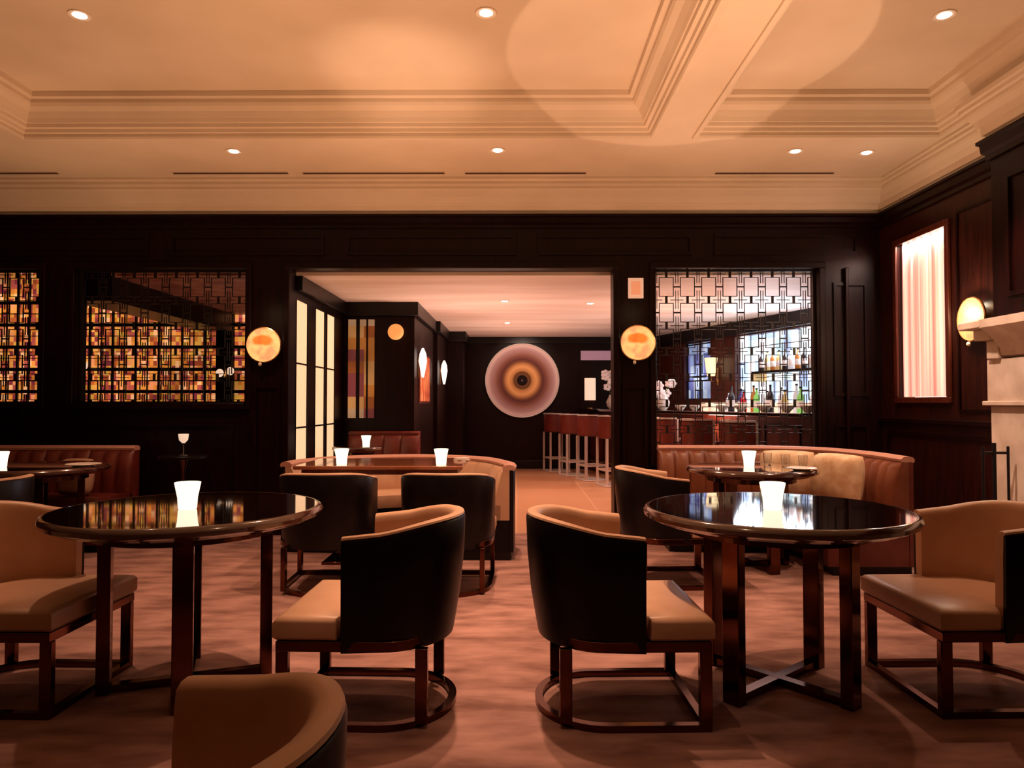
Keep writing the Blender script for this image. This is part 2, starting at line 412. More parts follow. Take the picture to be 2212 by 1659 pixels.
trim(MB().box(xd + cw + .17, xd + cw + .2, YW - .045, YW, .62, ZH), 'wood')
struct(MB().box(XL, xa - cw, YW - .03, YW, 0, .12).box(xd, XR, YW - .03, YW, 0, .12).box(xb + cw, xc, YW - .03, YW, 0, .12).build('baseboard_back', M['wood']))

# ---- right wall with window recess
wy0, wy1 = 5.49, 6.19
wz0, wz1 = 1.235, 2.545
rw = MB()
XO = XR + .22
rw.box(XR, XO, wy1, YW + TW, 0, ZC + .3).box(XR, XO, YBF - .1, wy0, 0, ZC + .3).box(XR, XO, wy0, wy1, 0, wz0).box(XR, XO, wy0, wy1, wz1, ZC + .3)
rw.box(XR, XO, YB, YBF - .1, 0, ZC + .3)
struct(rw.build('wall_right', M['wood_lit']))
struct(MB().box(XB, XR, YBN, YBF, 0, ZC + .3).build('wall_chimney', M['wood']))
win = struct(MB().box(XR + .13, XR + .15, wy0, wy1, wz0, wz1).build('window_1', mat('lit_window_glass', (.8, .7, .65), .4, emit=(1, .8, .72), estr=1.6)))
wf = MB()
for (a, b_, c_, d_) in ((wy0 - .05, wy1 + .05, wz0 - .05, wz0), (wy0 - .05, wy1 + .05, wz1, wz1 + .05), (wy0 - .05, wy0, wz0, wz1), (wy1, wy1 + .05, wz0, wz1)):
    wf.box(XR - .025, XR + .0, a, b_, c_, d_)
trim(wf, 'wood_red')
pr = MB()
panel_frame(pr, 4.75, 6.38, .18, .95, axis='X', xw=XR); panel_frame(pr, 4.72, 5.36, 1.12, 2.62, axis='X', xw=XR, w=.02, d=.01)
panel_frame(pr, YBN + .3, YBF - .15, 1.85, 2.62, axis='X', xw=XB)
trim(pr, 'wood', 0)
trim(MB().box(XR - .035, XR, YBF, YW, 1.02, 1.06))
struct(MB().box(XR - .025, XR, YBF, YW, 0, .12).build('baseboard_right', M['wood']))
struct(MB().box(XL - .2, XL, YB, YW + TW, 0, ZC + .3).build('wall_left', M['wood']))
struct(MB().box(XL, XR, YB - .2, YB, 0, ZC + .3).build('wall_rear', M['wood']))

# curtain / shade in the window: soft folds
cu = MB()
ny, nz_ = 57, 2
rowsv = []
for i in range(ny):
    y = wy0 + .005 + (wy1 - wy0 - .01) * i / (ny - 1)
    xx = XR + .03 + .012 * math.sin(i * 1.9) + .006 * math.sin(i * .7)
    rowsv.append((xx, y))
vsl = [[cu.bm.verts.new((xx + dx, y, z)) for z in (wz0 + .004, wz1 - .004)] for dx in (0, .006) for xx, y in rowsv]
for L_ in (0, ny):
    for i in range(ny - 1):
        a, b_ = vsl[L_ + i], vsl[L_ + i + 1]
        cu.bm.faces.new((a[0], b_[0], b_[1], a[1]))
for i in range(ny - 1):
    for q in (0, 1): cu.bm.faces.new((vsl[i][q], vsl[i + 1][q], vsl[ny + i + 1][q], vsl[ny + i][q]))
for i in (0, ny - 1): cu.bm.faces.new((vsl[i][0], vsl[i][1], vsl[ny + i][1], vsl[ny + i][0]))
tag(cu.build('curtain', M['curtain'], smooth=True), 'pink and cream silk curtain glowing in the tall window of the right wall', 'curtain')

# ---- hallway behind the opening
XH = -2.06
hw = MB()
wins = [(6.70, 7.06, .06), (7.34, 7.69, .06), (7.79, 8.12, .06)]
hz0, hz1 = .35, 2.16
ys = [YW + TW] + [v for w_ in wins for v in w_[:2]] + [8.49]
for i in range(0, len(ys), 2):
    hw.box(XH - .12, XH, ys[i], ys[i + 1], 0, HC)
for a, b_, z0 in wins:
    hw.box(XH - .12, XH, a, b_, 0, z0); hw.box(XH - .12, XH, a, b_, hz1, HC)
struct(hw.build('wall_hall_left', M['wood']))
for i, (a, b_, z0) in enumerate(wins):
    w_ = struct(MB().box(XH - .03, XH - .008, a, b_, z0, hz1).build('window_%d' % (i + 2), M['cream_glass']))
    fm = MB()
    for zz in (PZ(921, 7.2), PZ(790, 7.2)): fm.box(XH - .008, XH - .002, a, b_, zz - .008, zz + .008)
    fm.box(XH - .008, XH + .004, a - .012, a, z0, hz1).box(XH - .008, XH + .004, b_, b_ + .012, z0, hz1)
    fm.build('window_frame', M['wood_black'], w_)
# stepped pilasters / facing walls
hx = PX(895, 800, 8.49)
struct(MB().box(XH - .12, hx, 8.49, 10.5, 0, HC).box(XH, PX(945, 800, 10.5), 10.5, 12.0, 0, HC).box(XH, PX(1000, 800, 12.0), 12.0, 13.0, 0, HC).build('wall_hall_step', M['wood']))
cr_ = MB()
for X_, Y_ in ((hx, 8.49), (PX(945, 800, 10.5), 10.5), (PX(1000, 800, 12.0), 12.0)):
    cr_.box(XH - .0, X_ + .05, Y_ - .06, Y_, HC - .16, HC).box(X_, X_ + .05, Y_, Y_ + (1.95 if Y_ < 9 else 1.4 if Y_ < 11 else .95), HC - .16, HC)
cr_.box(XH, XH + .06, YW + TW, 8.44, HC - .14, HC)
trim(cr_, 'wood_black')
struct(MB().box(-9.2, 6.0, 13.0, 13.15, 0, HC).build('wall_far', M['wood']))
trim(MB().box(XH, 2.6, 12.94, 13.0, HC - .12, HC).box(-1, 2.6, 12.97, 13.0, 0, .15), 'wood_black')
struct(MB().box(XH - .12, 6.0, YW + TW, 13.15, HC, HC + .1).build('ceiling', M['plaster_in']))
struct(MB().box(-3.80, XH - .12, YW + TW, 13.15, HC, HC + .1).build('ceiling', noise_col(mat('red_lit_ceiling', (.3, .08, .05), .5), (.22, .05, .035), (.42, .15, .10), (1, 1, 1), 5, 3)))  # dim reddish lighting put into this ceiling's colour
struct(MB().box(-9.2, -3.80, YW + TW, 13.15, 3.05, 3.15).build('ceiling', M['wood_black']))
# left side room: bulkhead and amber glass wall
struct(MB().box(-4.22, -3.80, YW + TW + .02, 9.55, 2.147, 3.05).build('trim_%d' % k, M['wood_black'])); k += 1
YA = 9.6
ax = [(-9.0, PX(82, 800, YA)), (PX(165, 800, YA), PX(466, 800, YA)), (PX(503, 800, YA), PX(531, 800, YA))]
gw = MB()
e_ = [-9.2] + [v for a in ax for v in a] + [XH - .12]
for i in range(0, len(e_), 2):
    if e_[i + 1] > e_[i]: gw.box(e_[i], e_[i + 1], YA, YA + .15, 0, 3.05)
gw.box(-9.2, XH - .12, YA, YA + .15, 0, 1.10); gw.box(ax[0][1], XH - .12, YA, YA + .15, 2.5, 3.05); gw.box(-9.2, ax[0][1], YA, YA + .15, 2.95, 3.05)
gw.box(-9.2, -9.05, YW + TW, YA, 0, 3.05)
struct(gw.build('wall_left_room', M['wood_black']))
for i, (a, b_) in enumerate(ax):
    zt_ = 2.95 if i == 0 else 2.5
    o = MB().box(a, b_, YA + .05, YA + .07, 1.10, zt_).build('window_%d' % (i + 5), M['amber'])
    struct(o)
    fm = MB()
    n = max(1, round((b_ - a) / .155))
    for j in range(n + 1):
        xx = a + (b_ - a) * j / n; fm.box(xx - (.012 if j % 2 else .004), xx + (.012 if j % 2 else .004), YA + .02, YA + .05, 1.10, zt_)
    for j in range(10):
        zz = 1.19 + j * .15; fm.box(a, b_, YA + .02, YA + .05, zz - (.022 if j % 2 else .005), zz + (.022 if j % 2 else .005))
    fm.build('window_frame', M['wood_black'], o)
# amber panes in the facing hall wall at Y 8.49
for i, (pa, pb) in enumerate(((752, 768), (777, 790), (795, 808))):
    a, b_ = PX(pa, 800, 8.47), PX(pb, 800, 8.47)
    struct(MB().box(a, b_, 8.465, 8.49, PZ(903, 8.47), PZ(690, 8.47)).build('window_%d' % (8 + i), M['amber_dim']))

# ================================================================== LATTICE SCREENS
def lattice_screen(name, label, x0, x1_, z0, z1, y, cellw=.195, cellh=.238, zoff=0, xoff=0, group='metal lattice screens'):
    t = thing(name, label, 'screen', ((x0 + x1_) / 2, y, z0), 0, group)
    ox, oz = -(x0 + x1_) / 2, -z0
    fr = MB()
    w = .018
    X0, X1, Z1 = x0 + ox, x1_ + ox, z1 - z0
    fr.box(X0, X1, -.015, .015, 0, w).box(X0, X1, -.015, .015, Z1 - w, Z1).box(X0, X0 + w, -.015, .015, w, Z1 - w).box(X1 - w, X1, -.015, .015, w, Z1 - w)
    fr.build('frame', M['grille'], t)
    g = MB()
    lw, d = .006, .006
    def bx(a, b_, c_, e__):
        a = max(a, X0 + w * .5); b_ = min(b_, X1 - w * .5); c_ = max(c_, w * .5); e__ = min(e__, Z1 - w * .5)
        if b_ - a > .002 and e__ - c_ > .002: g.box(a, b_, -d, d, c_, e__)
    bw, bh = .135, .178
    nx = int((X1 - X0) / cellw) + 2; nz2 = int(Z1 / cellh) + 2
    for i in range(-1, nx):
        for j in range(-1, nz2):
            cx_ = X0 + xoff + i * cellw; cz = Z1 - zoff - j * cellh
            l, r_, bt, tp = cx_ - bw / 2, cx_ + bw / 2, cz - bh / 2, cz + bh / 2
            bx(l, r_, tp - lw, tp); bx(l, r_, bt, bt + lw); bx(l, l + lw, bt, tp); bx(r_ - lw, r_, bt, tp)
            # links: thick short bars between the rectangles
            bx(cx_ - .011, cx_ + .011, tp, tp + cellh - bh)
            bx(r_, r_ + cellw - bw, cz - .006, cz + .006)
            # small corner rectangle around each crossing
            mx, mz = cx_ + cellw / 2, cz + cellh / 2
            bx(mx - .013, mx - .009, mz - .085, mz + .085); bx(mx + .009, mx + .013, mz - .085, mz + .085)
            bx(mx - .06, mx + .06, mz - .005, mz + .001)
    g.build('lattice', M['grille'], t)
    return t
ys_ = YW + .09
lattice_screen('lattice_screen', 'black metal lattice screen filling the bar opening beside the sconce pillar', xc + .001, xd - .001, .62, ZH, ys_, zoff=.155, xoff=.115)
lattice_screen('lattice_screen', 'black metal lattice in the wide left opening before amber glass', x1 + .001, x2 - .001, zs, ZH, ys_, zoff=.155, xoff=.1)
lattice_screen('lattice_screen', 'black metal lattice screen cut by the left edge of the picture', x4 + .001, x3 - .001, zs, ZH, ys_, zoff=.155, xoff=.1)

# ================================================================== FURNITURE
def dplan(hw_, xf, xr, n=20, x_c=None):
    """D-shaped plan: straight front at xf, straight sides, elliptical back to xr; counter clockwise"""
    xc_ = xr + hw_ * .92 if x_c is None else x_c
    pts = [(xf, hw_)]
    for i in range(n + 1):
        a = PI / 2 + PI * i / n
        pts.append((xc_ + (xc_ - xr) * math.cos(a), hw_ * math.sin(a)))
    pts.append((xf, -hw_))
    return pts

def arc_path(hw_, xf, xr, n=28, x_c=None):
    return dplan(hw_, xf, xr, n, x_c)

def make_chair(label, loc, rz):
    t = thing('barrel_chair', label, 'chair', loc, rz, 'barrel chairs')
    HW = .300
    path = arc_path(HW, .085, -.335, 30, -.06)
    n = len(path)
    def top(i):
        x = path[i][0]
        f = min(1, max(0, (.085 - x) / .42)); f = f * f * (3 - 2 * f)
        return .69 + .058 * f
    def side(u, i):   # offset to the right of travel = outward -> negative left offset; taper towards the bottom
        return u
    # travelling ccw seen from above: left is inward
    def outer(i, n_):
        tp = top(i)
        k_ = min(1, max(0, (.085 - path[i][0]) / .42)); q_ = .006 + .042 * k_
        return [(q_, .285), (q_ * .93, .30), (q_ * .4, .45), (q_ * .1, .60), (0, tp - .012), (.004, tp - .004), (.012, tp - .004), (.016, .6), (.016 + q_ * .38, .45), (.016 + q_ * .9, .30), (.016 + q_, .285)]
    def inner(i, n_):
        tp = top(i)
        k_ = min(1, max(0, (.085 - path[i][0]) / .42)); q_ = .006 + .042 * k_
        return [(.0125, tp - .006), (.003, tp + .001), (.006, tp + .008), (.022, tp + .012), (.040, tp + .009), (.052, tp - .002), (.056, tp - .03), (.06 + q_ * .1, .58), (.06 + q_ * .45, .44), (.06 + q_ * .7, .34), (.02 + q_ * .8, .33), (.0165 + q_ * .4, .45), (.0165, .6)]
    MB().sweep(path, outer).build('back_shell', M['leather_black'], t, smooth=True)
    MB().sweep(path, inner).build('back_pad', M['leather_tan'], t, smooth=True)
    # cushion
    def cushion(hw_, xf, xr, z0, z1):
        mb = MB(); pl = dplan(.240, .10, xr, 18, -.06); pl = [(xf, hw_), (.105, hw_), (.09, .240)] + pl[1:-1] + [(.09, -.240), (.105, -hw_), (xf, -hw_)]
        lay = [(.012, z0), (0, z0 + .012), (0, z1 - .02), (.01, z1 - .006), (.03, z1), ]
        cxx = (xf + xr) / 2
        rings = []
        for ins, z in lay:
            sx_, sy_ = 1 - ins / ((xf - xr) / 2), 1 - ins / hw_
            rings.append([mb.bm.verts.new((cxx + (p[0] - cxx) * sx_, p[1] * sy_, z)) for p in pl])
        m_ = len(pl)
        rings.append([mb.bm.verts.new((cxx + (p[0] - cxx) * .6, p[1] * .6, z1 + .006)) for p in pl])
        for a, b_ in zip(rings, rings[1:]):
            for q in range(m_): mb.bm.faces.new((a[q], a[(q + 1) % m_], b_[(q + 1) % m_], b_[q]))
        mb.bm.faces.new(list(reversed(rings[0]))); mb.bm.faces.new(rings[-1])
        return mb
    cushion(.294, .335, -.20, .328, .412).build('seat', M['leather_tan'], t, smooth=True)
    fp = dplan(.292, .325, -.27, 20, -.06)
    MB().poly(fp, .288, .326).build('seat_frame', M['bronze'], t, bevel=.004)
    for sx_, sy_ in ((.305, .268), (.305, -.268), (-.20, .235), (-.20, -.235)):
        MB().cbox(sx_, sy_, .02, .289, .045, .03).build('leg', M['bronze'], t, bevel=.003)
    bp = dplan(.283, .325, -.30, 24, -.04)
    MB().sweep(bp, lambda i, n_: [(-.0, 0.0), (.03, 0.0), (.03, .026), (-.0, .026)], closed=True).build('base_ring', M['bronze'], t)
    return t
c1 = make_chair('black and tan barrel chair at the left round table, its dark back to the aisle', (-.54, 2.90, 0), PI - .03)
dup(c1, (.375, 2.90, 0), .03, 'black and tan barrel chair at the right round table, its dark back to the aisle')
dup(c1, (-2.07, 3.0, 0), -.02, 'barrel chair at the far left edge, tan seat facing the left round table')
dup(c1, (1.92, 3.03, 0), PI + .03, 'barrel chair at the right edge, tan seat turned to the right round table')
dup(c1, (-.575, 1.0, 0), PI - .26, 'nearest barrel chair, only its curved tan back showing at the bottom edge')
dup(c1, (1.0, 4.86, 0), .05, 'dark barrel chair seen from outside behind the right round table near the pillar')
dup(c1, (-1.22, 4.70, 0), PI / 2 + .03, 'left of two dark barrel chairs with their backs to us at the long table')
dup(c1, (-.44, 4.70, 0), PI / 2 - .03, 'right of two dark barrel chairs with their backs to us at the long table')
dup(c1, (-3.22, 4.2, 0), PI, 'barrel chair with lit tan lining at left edge before the candle table')

def make_round_table(label, loc, D, rz, z=.742):
    rl = D * .286
    t = thing('round_table', label, 'table', loc, rz, 'round tables')
    r = D / 2
    MB().lathe([(r - .03, z - .012), (r - .02, z - .004), (r - .022, z)], n=96).build('tabletop', M['gloss_top'], t, smooth=False)
    MB().lathe([(r - .13, z - .06), (r - .055, z - .058), (r - .04, z - .046), (r - .018, z - .044), (r, z - .034), (r + .004, z - .018), (r - .004, z - .004), (r - .016, z + .001), (r - .021, z + .0005), (r - .021, z - .0115), (.01, z - .0125)], n=96).build('table_edge', M['table_rim'], t, smooth=True)
    MB().lathe([(r * .5, z - .10), (r * .68, z - .10), (r * .68, z - .058), (r * .5, z - .058)], n=64).build('apron', M['bronze_black'], t)
    for q in range(4):
        a = q * PI / 2
        MB().cbox(0, 0, 0, z - .0585, .075, .05).build('leg', M['bronze'], t, bevel=.003, loc=(rl * math.cos(a), rl * math.sin(a), 0), rotz=a + PI / 2)
    MB().box(-rl + .02, rl - .02, -.022, .022, .004, .034).box(-.022, .022, -rl + .02, rl - .02, .0045, .0345).build('cross_brace', M['bronze'], t)
    return t
rt = make_round_table('big round lacquered table on the left reflecting amber glass, candle on top', (-1.40, 3.08, 0), 1.10, R(21))
dup(rt, (1.105, 3.08, 0), R(40), 'big round lacquered table on the right reflecting the blue bar light')
t3 = make_round_table('round dark table before the right banquette, with candle and glasses', (1.72, 5.28, 0), .92, R(15), .722)
dup(t3, (-3.55, 5.35, 0), R(30), 'round dark table before the left banquette near the left edge')
t5 = make_round_table('small round table in the hallway before the oxblood settee', (-1.68, 7.60, 0), .52, R(15), .73)
# small pedestal table left of opening
t = thing('side_table', 'small black side table against the dark panelling holding a goblet light', 'table', (PX(397, 900, 6.05), 6.05, 0))
MB().lathe([(.17, .72), (.2, .724), (.2, .742), (.19, .745)], n=40).build('tabletop', M['wood_black'], t, smooth=True)
MB().lathe([(.03, .03), (.022, .1), (.02, .6), (.05, .72)], n=20).build('pedestal', M['bronze_black'], t, smooth=True)
MB().lathe([(.14, 0), (.14, .015), (.03, .03)], n=32).build('base', M['bronze_black'], t, smooth=True)

# long table
t = thing('long_table', 'long reddish brown lacquered table with two candles before the hall opening', 'table', (-.98, 5.44, 0))
MB().box(-.60, .60, -.36, .36, .715, .742).build('tabletop', M['red_top'], t, bevel=.006)
MB().box(-.56, .56, -.29, .29, .675, .7145).build('apron', M['wood_red'], t)
for sx_ in (-.32, .32):
    MB().cbox(sx_, .02, .02, .675, .07, .07).build('leg', M['bronze'], t, bevel=.003)
    MB().cbox(sx_, .02, 0, .02, .26, .34).build('foot_plate', M['bronze'], t, bevel=.003)

# ---- banquettes
def smooth_path(ctrl, n=40):
    """Catmull-Rom through control points, resampled evenly"""
    c = [Vector(p) for p in ctrl]; c = [2 * c[0] - c[1]] + c + [2 * c[-1] - c[-2]]
    out = []
    for i in range(1, len(c) - 2):
        for q in range(24):
            u = q / 24
            p0, p1, p2, p3 = c[i - 1], c[i], c[i + 1], c[i + 2]
            out.append(.5 * ((2 * p1) + (-p0 + p2) * u + (2 * p0 - 5 * p1 + 4 * p2 - p3) * u * u + (-p0 + 3 * p1 - 3 * p2 + p3) * u ** 3))
    out.append(c[-2])
    ln = [0]
    for a, b_ in zip(out, out[1:]): ln.append(ln[-1] + (b_ - a).length)
    res, j = [], 0
    for i in range(n + 1):
        s_ = ln[-1] * i / n
        while j < len(ln) - 2 and ln[j + 1] < s_: j += 1
        u = (s_ - ln[j]) / max(ln[j + 1] - ln[j], 1e-9)
        res.append(tuple(out[j].lerp(out[j + 1], min(max(u, 0), 1))))
    return res, ln[-1]
def banquette(name, label, ctrl, ztop, inner, outer_m, rim, seat_m, chan=.13, depth=.62, seat_z=.42):
    """path runs right to left when seen from the room, so the seat (left of travel) faces the room"""
    path, ln = smooth_path(ctrl, max(24, int(1)))
    n = max(60, int(ln / chan) * 8)
    path, ln = smooth_path(ctrl, n)
    org = path[len(path) // 2]
    path = [(p[0] - org[0], p[1] - org[1]) for p in path]
    t = thing(name, label, 'sofa', (org[0], org[1], 0), 0, 'banquettes')
    def po(i, n_): return [(0, .06), (0, ztop - .03), (.008, ztop - .02), (.03, ztop - .02), (.03, .06)]
    def pr_(i, n_): return [(-.006, ztop - .025), (-.012, ztop - .005), (0, ztop + .012), (.03, ztop + .02), (.065, ztop + .015), (.085, ztop - .002), (.08, ztop - .02)]
    def pi_(i, n_):
        ph = (i / (n / max(1, round(ln / chan)))) % 1.0
        bul = .035 * (math.sin(PI * ph)) ** .5
        return [(.031, .30), (.031, ztop - .022), (.078, ztop - .022), (.095 + bul, ztop - .06), (.13 + bul, ztop - .2), (.15 + bul * .6, seat_z + .02), (.15, .30)]
    def ps(i, n_): return [(.10, seat_z - .12), (.10, seat_z - .01), (.16, seat_z + .0), (depth - .04, seat_z + .008), (depth, seat_z - .015), (depth + .008, seat_z - .06), (depth - .005, seat_z - .12)]
    def pb(i, n_): return [(.035, .061), (.035, seat_z - .121), (depth - .03, seat_z - .121), (depth - .03, .061)]
    def pp(i, n_): return [(.02, 0), (.02, .06), (depth - .06, .06), (depth - .06, 0)]
    MB().sweep(path, po).build('back_panel', outer_m, t, smooth=True)
    MB().sweep(path, pi_).build('backrest', inner, t, smooth=True)
    MB().sweep(path, pr_).build('top_rail', rim, t, smooth=True)
    MB().sweep(path, ps).build('seat', seat_m, t, smooth=True)
    MB().sweep(path, pb).build('base', outer_m, t)
    MB().sweep(path, pp).build('plinth', M['wood_black'], t)
    return t
banquette('curved_banquette', 'tufted brown banquette curving round the right back table below the bar screen',
          [(2.74, 4.98), (2.74, 5.5), (2.58, 6.02), (2.15, 6.28), (1.6, 6.33), (1.24, 6.34)], .80, M['leather_brown'], M['leather_red'], M['rim_leather'], M['leather_brown'])
banquette('straight_banquette', 'dark banquette with pink top rail along the left wall under the lattice', [(-3.30, 6.28), (-4.0, 6.3), (-5.2, 6.3), (-6.4, 6.3)], .80, M['leather_red'], M['leather_red'], M['rim_leather'], M['leather_red'])
banquette('horseshoe_banquette', 'horseshoe banquette with tan lining and black outside round the long table', [(-.02, 5.45), (-.03, 5.8), (-.30, 6.35), (-.95, 6.62), (-1.58, 6.38), (-1.84, 6.0), (-1.88, 5.75)], .70, M['leather_tan'], M['leather_black'], M['rim_leather'], M['leather_tan'], depth=.50, chan=.3)
banquette('settee', 'low oxblood settee against the hallway wall under the amber panes', [(-1.12, 8.40), (-1.5, 8.42), (-1.95, 8.42)], .84, M['leather_red'], M['leather_red'], M['leather_red'], M['leather_red'], depth=.5, chan=.2)

# ================================================================== CANDLES
def make_candle(label, loc):
    t = thing('candle_cup', label, 'candle', loc, 0, 'candle cups')
    MB().lathe([(.034, 0), (.037, .004), (.040, .05), (.0525, .112), (.0495, .113), (.036, .055), (.032, .012)], n=40).build('glass_cup', M['candle'], t, smooth=True)
    MB().lathe([(.029, .013), (.030, .05), (.01, .052)], n=24).build('candle', M['wax'], t, smooth=True)
    MB().lathe([(.003, .053), (.007, .064), (.004, .076), (.0008, .085)], n=12).build('flame', M['flame'], t, smooth=True)
    return t
zt = .7425
cd = make_candle('large glowing candle cup on the left round lacquered table', (*P(405, 1100, 3.03).xy, zt))
dup(cd, (*P(1669, 1100, 3.03).xy, zt), 0, 'large glowing candle cup on the right round lacquered table')
dup(cd, (*P(738, 1000, 5.22).xy, zt), 0, 'left candle cup of two on the long table')
dup(cd, (*P(953, 1000, 5.22).xy, zt), 0, 'right candle cup of two on the long table')
dup(cd, (*P(1618, 1000, 5.3).xy, .7225), 0, 'candle cup on the table before the tufted brown banquette')
dup(cd, (*P(791, 950, 7.6).xy, .7305), 0, 'small distant candle cup on the hallway table')
dup(cd, (*P(2, 1000, 5.2).xy, .7225), 0, 'candle cup cut by the left edge of the picture')
g = thing('goblet_light', 'small goblet with a pale flickering light on the black side table', 'candle', (PX(397, 900, 6.05), 6.05, .7455))
MB().lathe([(.035, 0), (.035, .004), (.006, .01), (.005, .09), (.02, .105), (.008, .106)], n=24).build('stem', M['steel_dull'], g, smooth=True)
MB().lathe([(.012, .1055), (.035, .13), (.042, .18), (.040, .181), (.03, .135), (.01, .115)], n=24).build('bowl', M['shade'], g, smooth=True)

# items on tables
def tumbler(label, loc, group, s=1.0):
    o = MB().lathe([(.026 * s, 0), (.034 * s, .09 * s), (.032 * s, .09 * s), (.024 * s, .008)], n=24).build('tumbler', M['glass_clear'], smooth=True, loc=loc)
    tag(o, label, 'glass', group); return o
tb = tumbler('drinking glass on the table before the tufted brown banquette', (1.98, 5.3, .7225), 'glasses on the right back table')
for (x, y) in ((2.06, 5.18), (1.9, 5.45)):
    c_ = tb.copy(); COL.objects.link(c_); c_.location = (x, y, .7225)
def plate(label, loc, r=.12):
    t = thing('plate', label, 'plate', loc)
    MB().lathe([(r * .55, 0), (r * .6, .004), (r, .016), (r * .98, .019), (r * .58, .008)], n=36).build('dish', M['ceramic'], t, smooth=True)
    return t
plate('white plate at the right side of the table before the tufted banquette', (1.98, 5.0, .7225), .1)
plate('white plate on the round table before the left banquette', (-3.2, 5.3, .7225), .12)
o = MB().box(-.06, .06, -.04, .04, 0, .004).box(-.055, .05, -.036, .034, .004, .02, .2).build('folded_napkin', M['white_cloth'], loc=(*P(998, 982, 5.6).xy, .7425), rotz=.4, bevel=.002)
tag(o, 'small folded white napkin at the far right corner of the long table', 'napkin')
def pillow(label, loc, rz, w=.42, h=.38, m='pillow', tilt=.16):
    mb = MB(); n = 14; vs = {}
    for sgn in (-1, 1):
        for i in range(n + 1):
            for j in range(n + 1):
                u, v = i / n * 2 - 1, j / n * 2 - 1
                th = .10 * max(0, (1 - u ** 4)) ** .5 * max(0, (1 - v ** 4)) ** .5
                pinch = 1 - .06 * (u * u * v * v) - .05 * (1 - abs(u)) * 0
                if sgn == 1 and (i in (0, n) or j in (0, n)): vs[(sgn, i, j)] = vs[(-1, i, j)]; continue
                vs[(sgn, i, j)] = mb.bm.verts.new((u * w / 2 * pinch, sgn * th, h / 2 + v * h / 2 * pinch))
        for i in range(n):
            for j in range(n): mb.bm.faces.new((vs[(sgn, i, j)], vs[(sgn, i + 1, j)], vs[(sgn, i + 1, j + 1)], vs[(sgn, i, j + 1)]))
    o = mb.build('pillow', M[m], smooth=True, loc=loc)
    o.rotation_euler = (-tilt, 0, rz)
    tag(o, label, 'cushion', 'banquette cushions'); return o
pillow('gold and cream cushion on the brown banquette, nearer the curved end', (2.36, 5.36, .435), -1.05, m='pillow')
pillow('gold and cream cushion on the brown banquette, left of its neighbour', (2.14, 5.71, .435), -.45, m='pillow')
pillow('pinkish tan cushion at the right end of the dark left banquette', (-3.62, 5.88, .435), 0, .26, .3, m='leather_tan')

# ================================================================== WALL LIGHTS
def make_sconce(label, loc, rz):
    t = thing('disc_sconce', label, 'wall lamp', loc, rz, 'round alabaster wall sconces')
    MB().lathe([(.06, 0), (.06, -.02), (.045, -.028)], n=32, axis='Y').build('back_plate', M['brass'], t, smooth=True)
    MB().tube([(0, -.027, 0), (0, -.06, 0)], .012).build('arm', M['brass'], t, smooth=True)
    MB().lathe([(.13, -.06), (.15, -.066), (.152, -.074), (.11, -.088), (.05, -.094), (.01, -.095)], n=56, axis='Y').build('alabaster_disc', M['alabaster'], t, smooth=True)
    MB().lathe([(.150, -.058), (.159, -.062), (.160, -.074), (.1525, -.078), (.1525, -.066)], n=56, axis='Y').build('rim_ring', M['brass'], t, smooth=True)
    MB().ball((-.03, -.07, -.175), .016, (1, 1, 1.1)).build('finial', M['ceramic'], t, smooth=True)
    MB().ball((.0, -.035, .10), .016, (1, .8, 1.2)).build('bulb', M['bulb_soft'], t, smooth=True)
    return t
zs1 = PZ(746, YW)
s1 = make_sconce('round glowing alabaster sconce on the pillar left of the hall opening', (PX(575, 748, YW), YW, zs1), 0)
dup(s1, (PX(1375, 742, YW), YW, PZ(742, YW)), 0, 'round glowing alabaster sconce on the pillar under the small square panel')
dup(s1, (XR, 5.1, PZ(690, 5.1)), -PI / 2 + PI, 'round sconce on the right wall seen edge on above the mantel end')
for o in COL.objects:
    if o.get('label', '').startswith('round sconce on the right wall'): o.rotation_euler.z = -PI / 2

t = thing('wall_keypad', 'small square pale lit panel on the pillar above the right sconce', 'panel', (PX(1373, 623, YW), YW, PZ(623, YW)))
MB().box(-.07, .07, -.014, 0, -.093, .093).build('cover', M['keypad_rim'], t, bevel=.004)
MB().box(-.042, .042, -.018, -.0141, -.062, .062).build('face', M['keypad'], t, bevel=.002)

# hallway lights
t = thing('globe_sconce', 'dim amber round wall lamp high on the hallway panelling', 'wall lamp', (PX(857, 718, 8.49), 8.49, PZ(718, 8.49)))
MB().lathe([(.05, 0), (.05, -.02)], n=24, axis='Y').build('back_plate', M['brass'], t)
MB().ball((0, -.07, 0), .095, (1, .55, 1), 24).build('globe', M['orange_lamp'], t, smooth=True)
def torch(label, x, y, z, w, h):
    t = thing('torch_sconce', label, 'wall lamp', (x, y, z), PI / 2, 'tall torch wall lamps in the hallway')
    MB().box(-.02, .02, -.012, 0, -h * .5, h * .2).build('back_plate', M['brass'], t)
    MB().lathe([(w * .15, -h / 2), (w * .28, -h * .3), (w * .5, .05 * h), (w * .42, h * .3), (w * .12, h / 2)], c=(0, -.013 - w * .5, 0), n=20).build('glass_shade', M['torch'], t, smooth=True)
    return t
torch('nearer white torch-shaped wall lamp in the hallway', hx, 8.78, 1.68, .10, .36)
torch('farther white torch-shaped wall lamp in the hallway', PX(945, 800, 10.5), 10.85, 1.65, .10, .36)
t = thing('framed_artwork', 'reddish amber framed artwork on the hallway pilaster side behind the nearer torch lamp', 'picture', (hx, 9.35, 1.5), PI / 2)
MB().box(-.5, .5, -.02, 0, -.32, .32).build('frame', M['wood_red'], t, bevel=.004)
MB().box(-.47, .47, -.024, -.0205, -.29, .29).build('canvas', noise_col(mat('amber_art_paint', (.4, .1, .04), .5), (.45, .06, .03), (.9, .32, .12), (1, 1, 1), 6, 3), t)
light_art = (hx + .5, 9.3, 2.3)

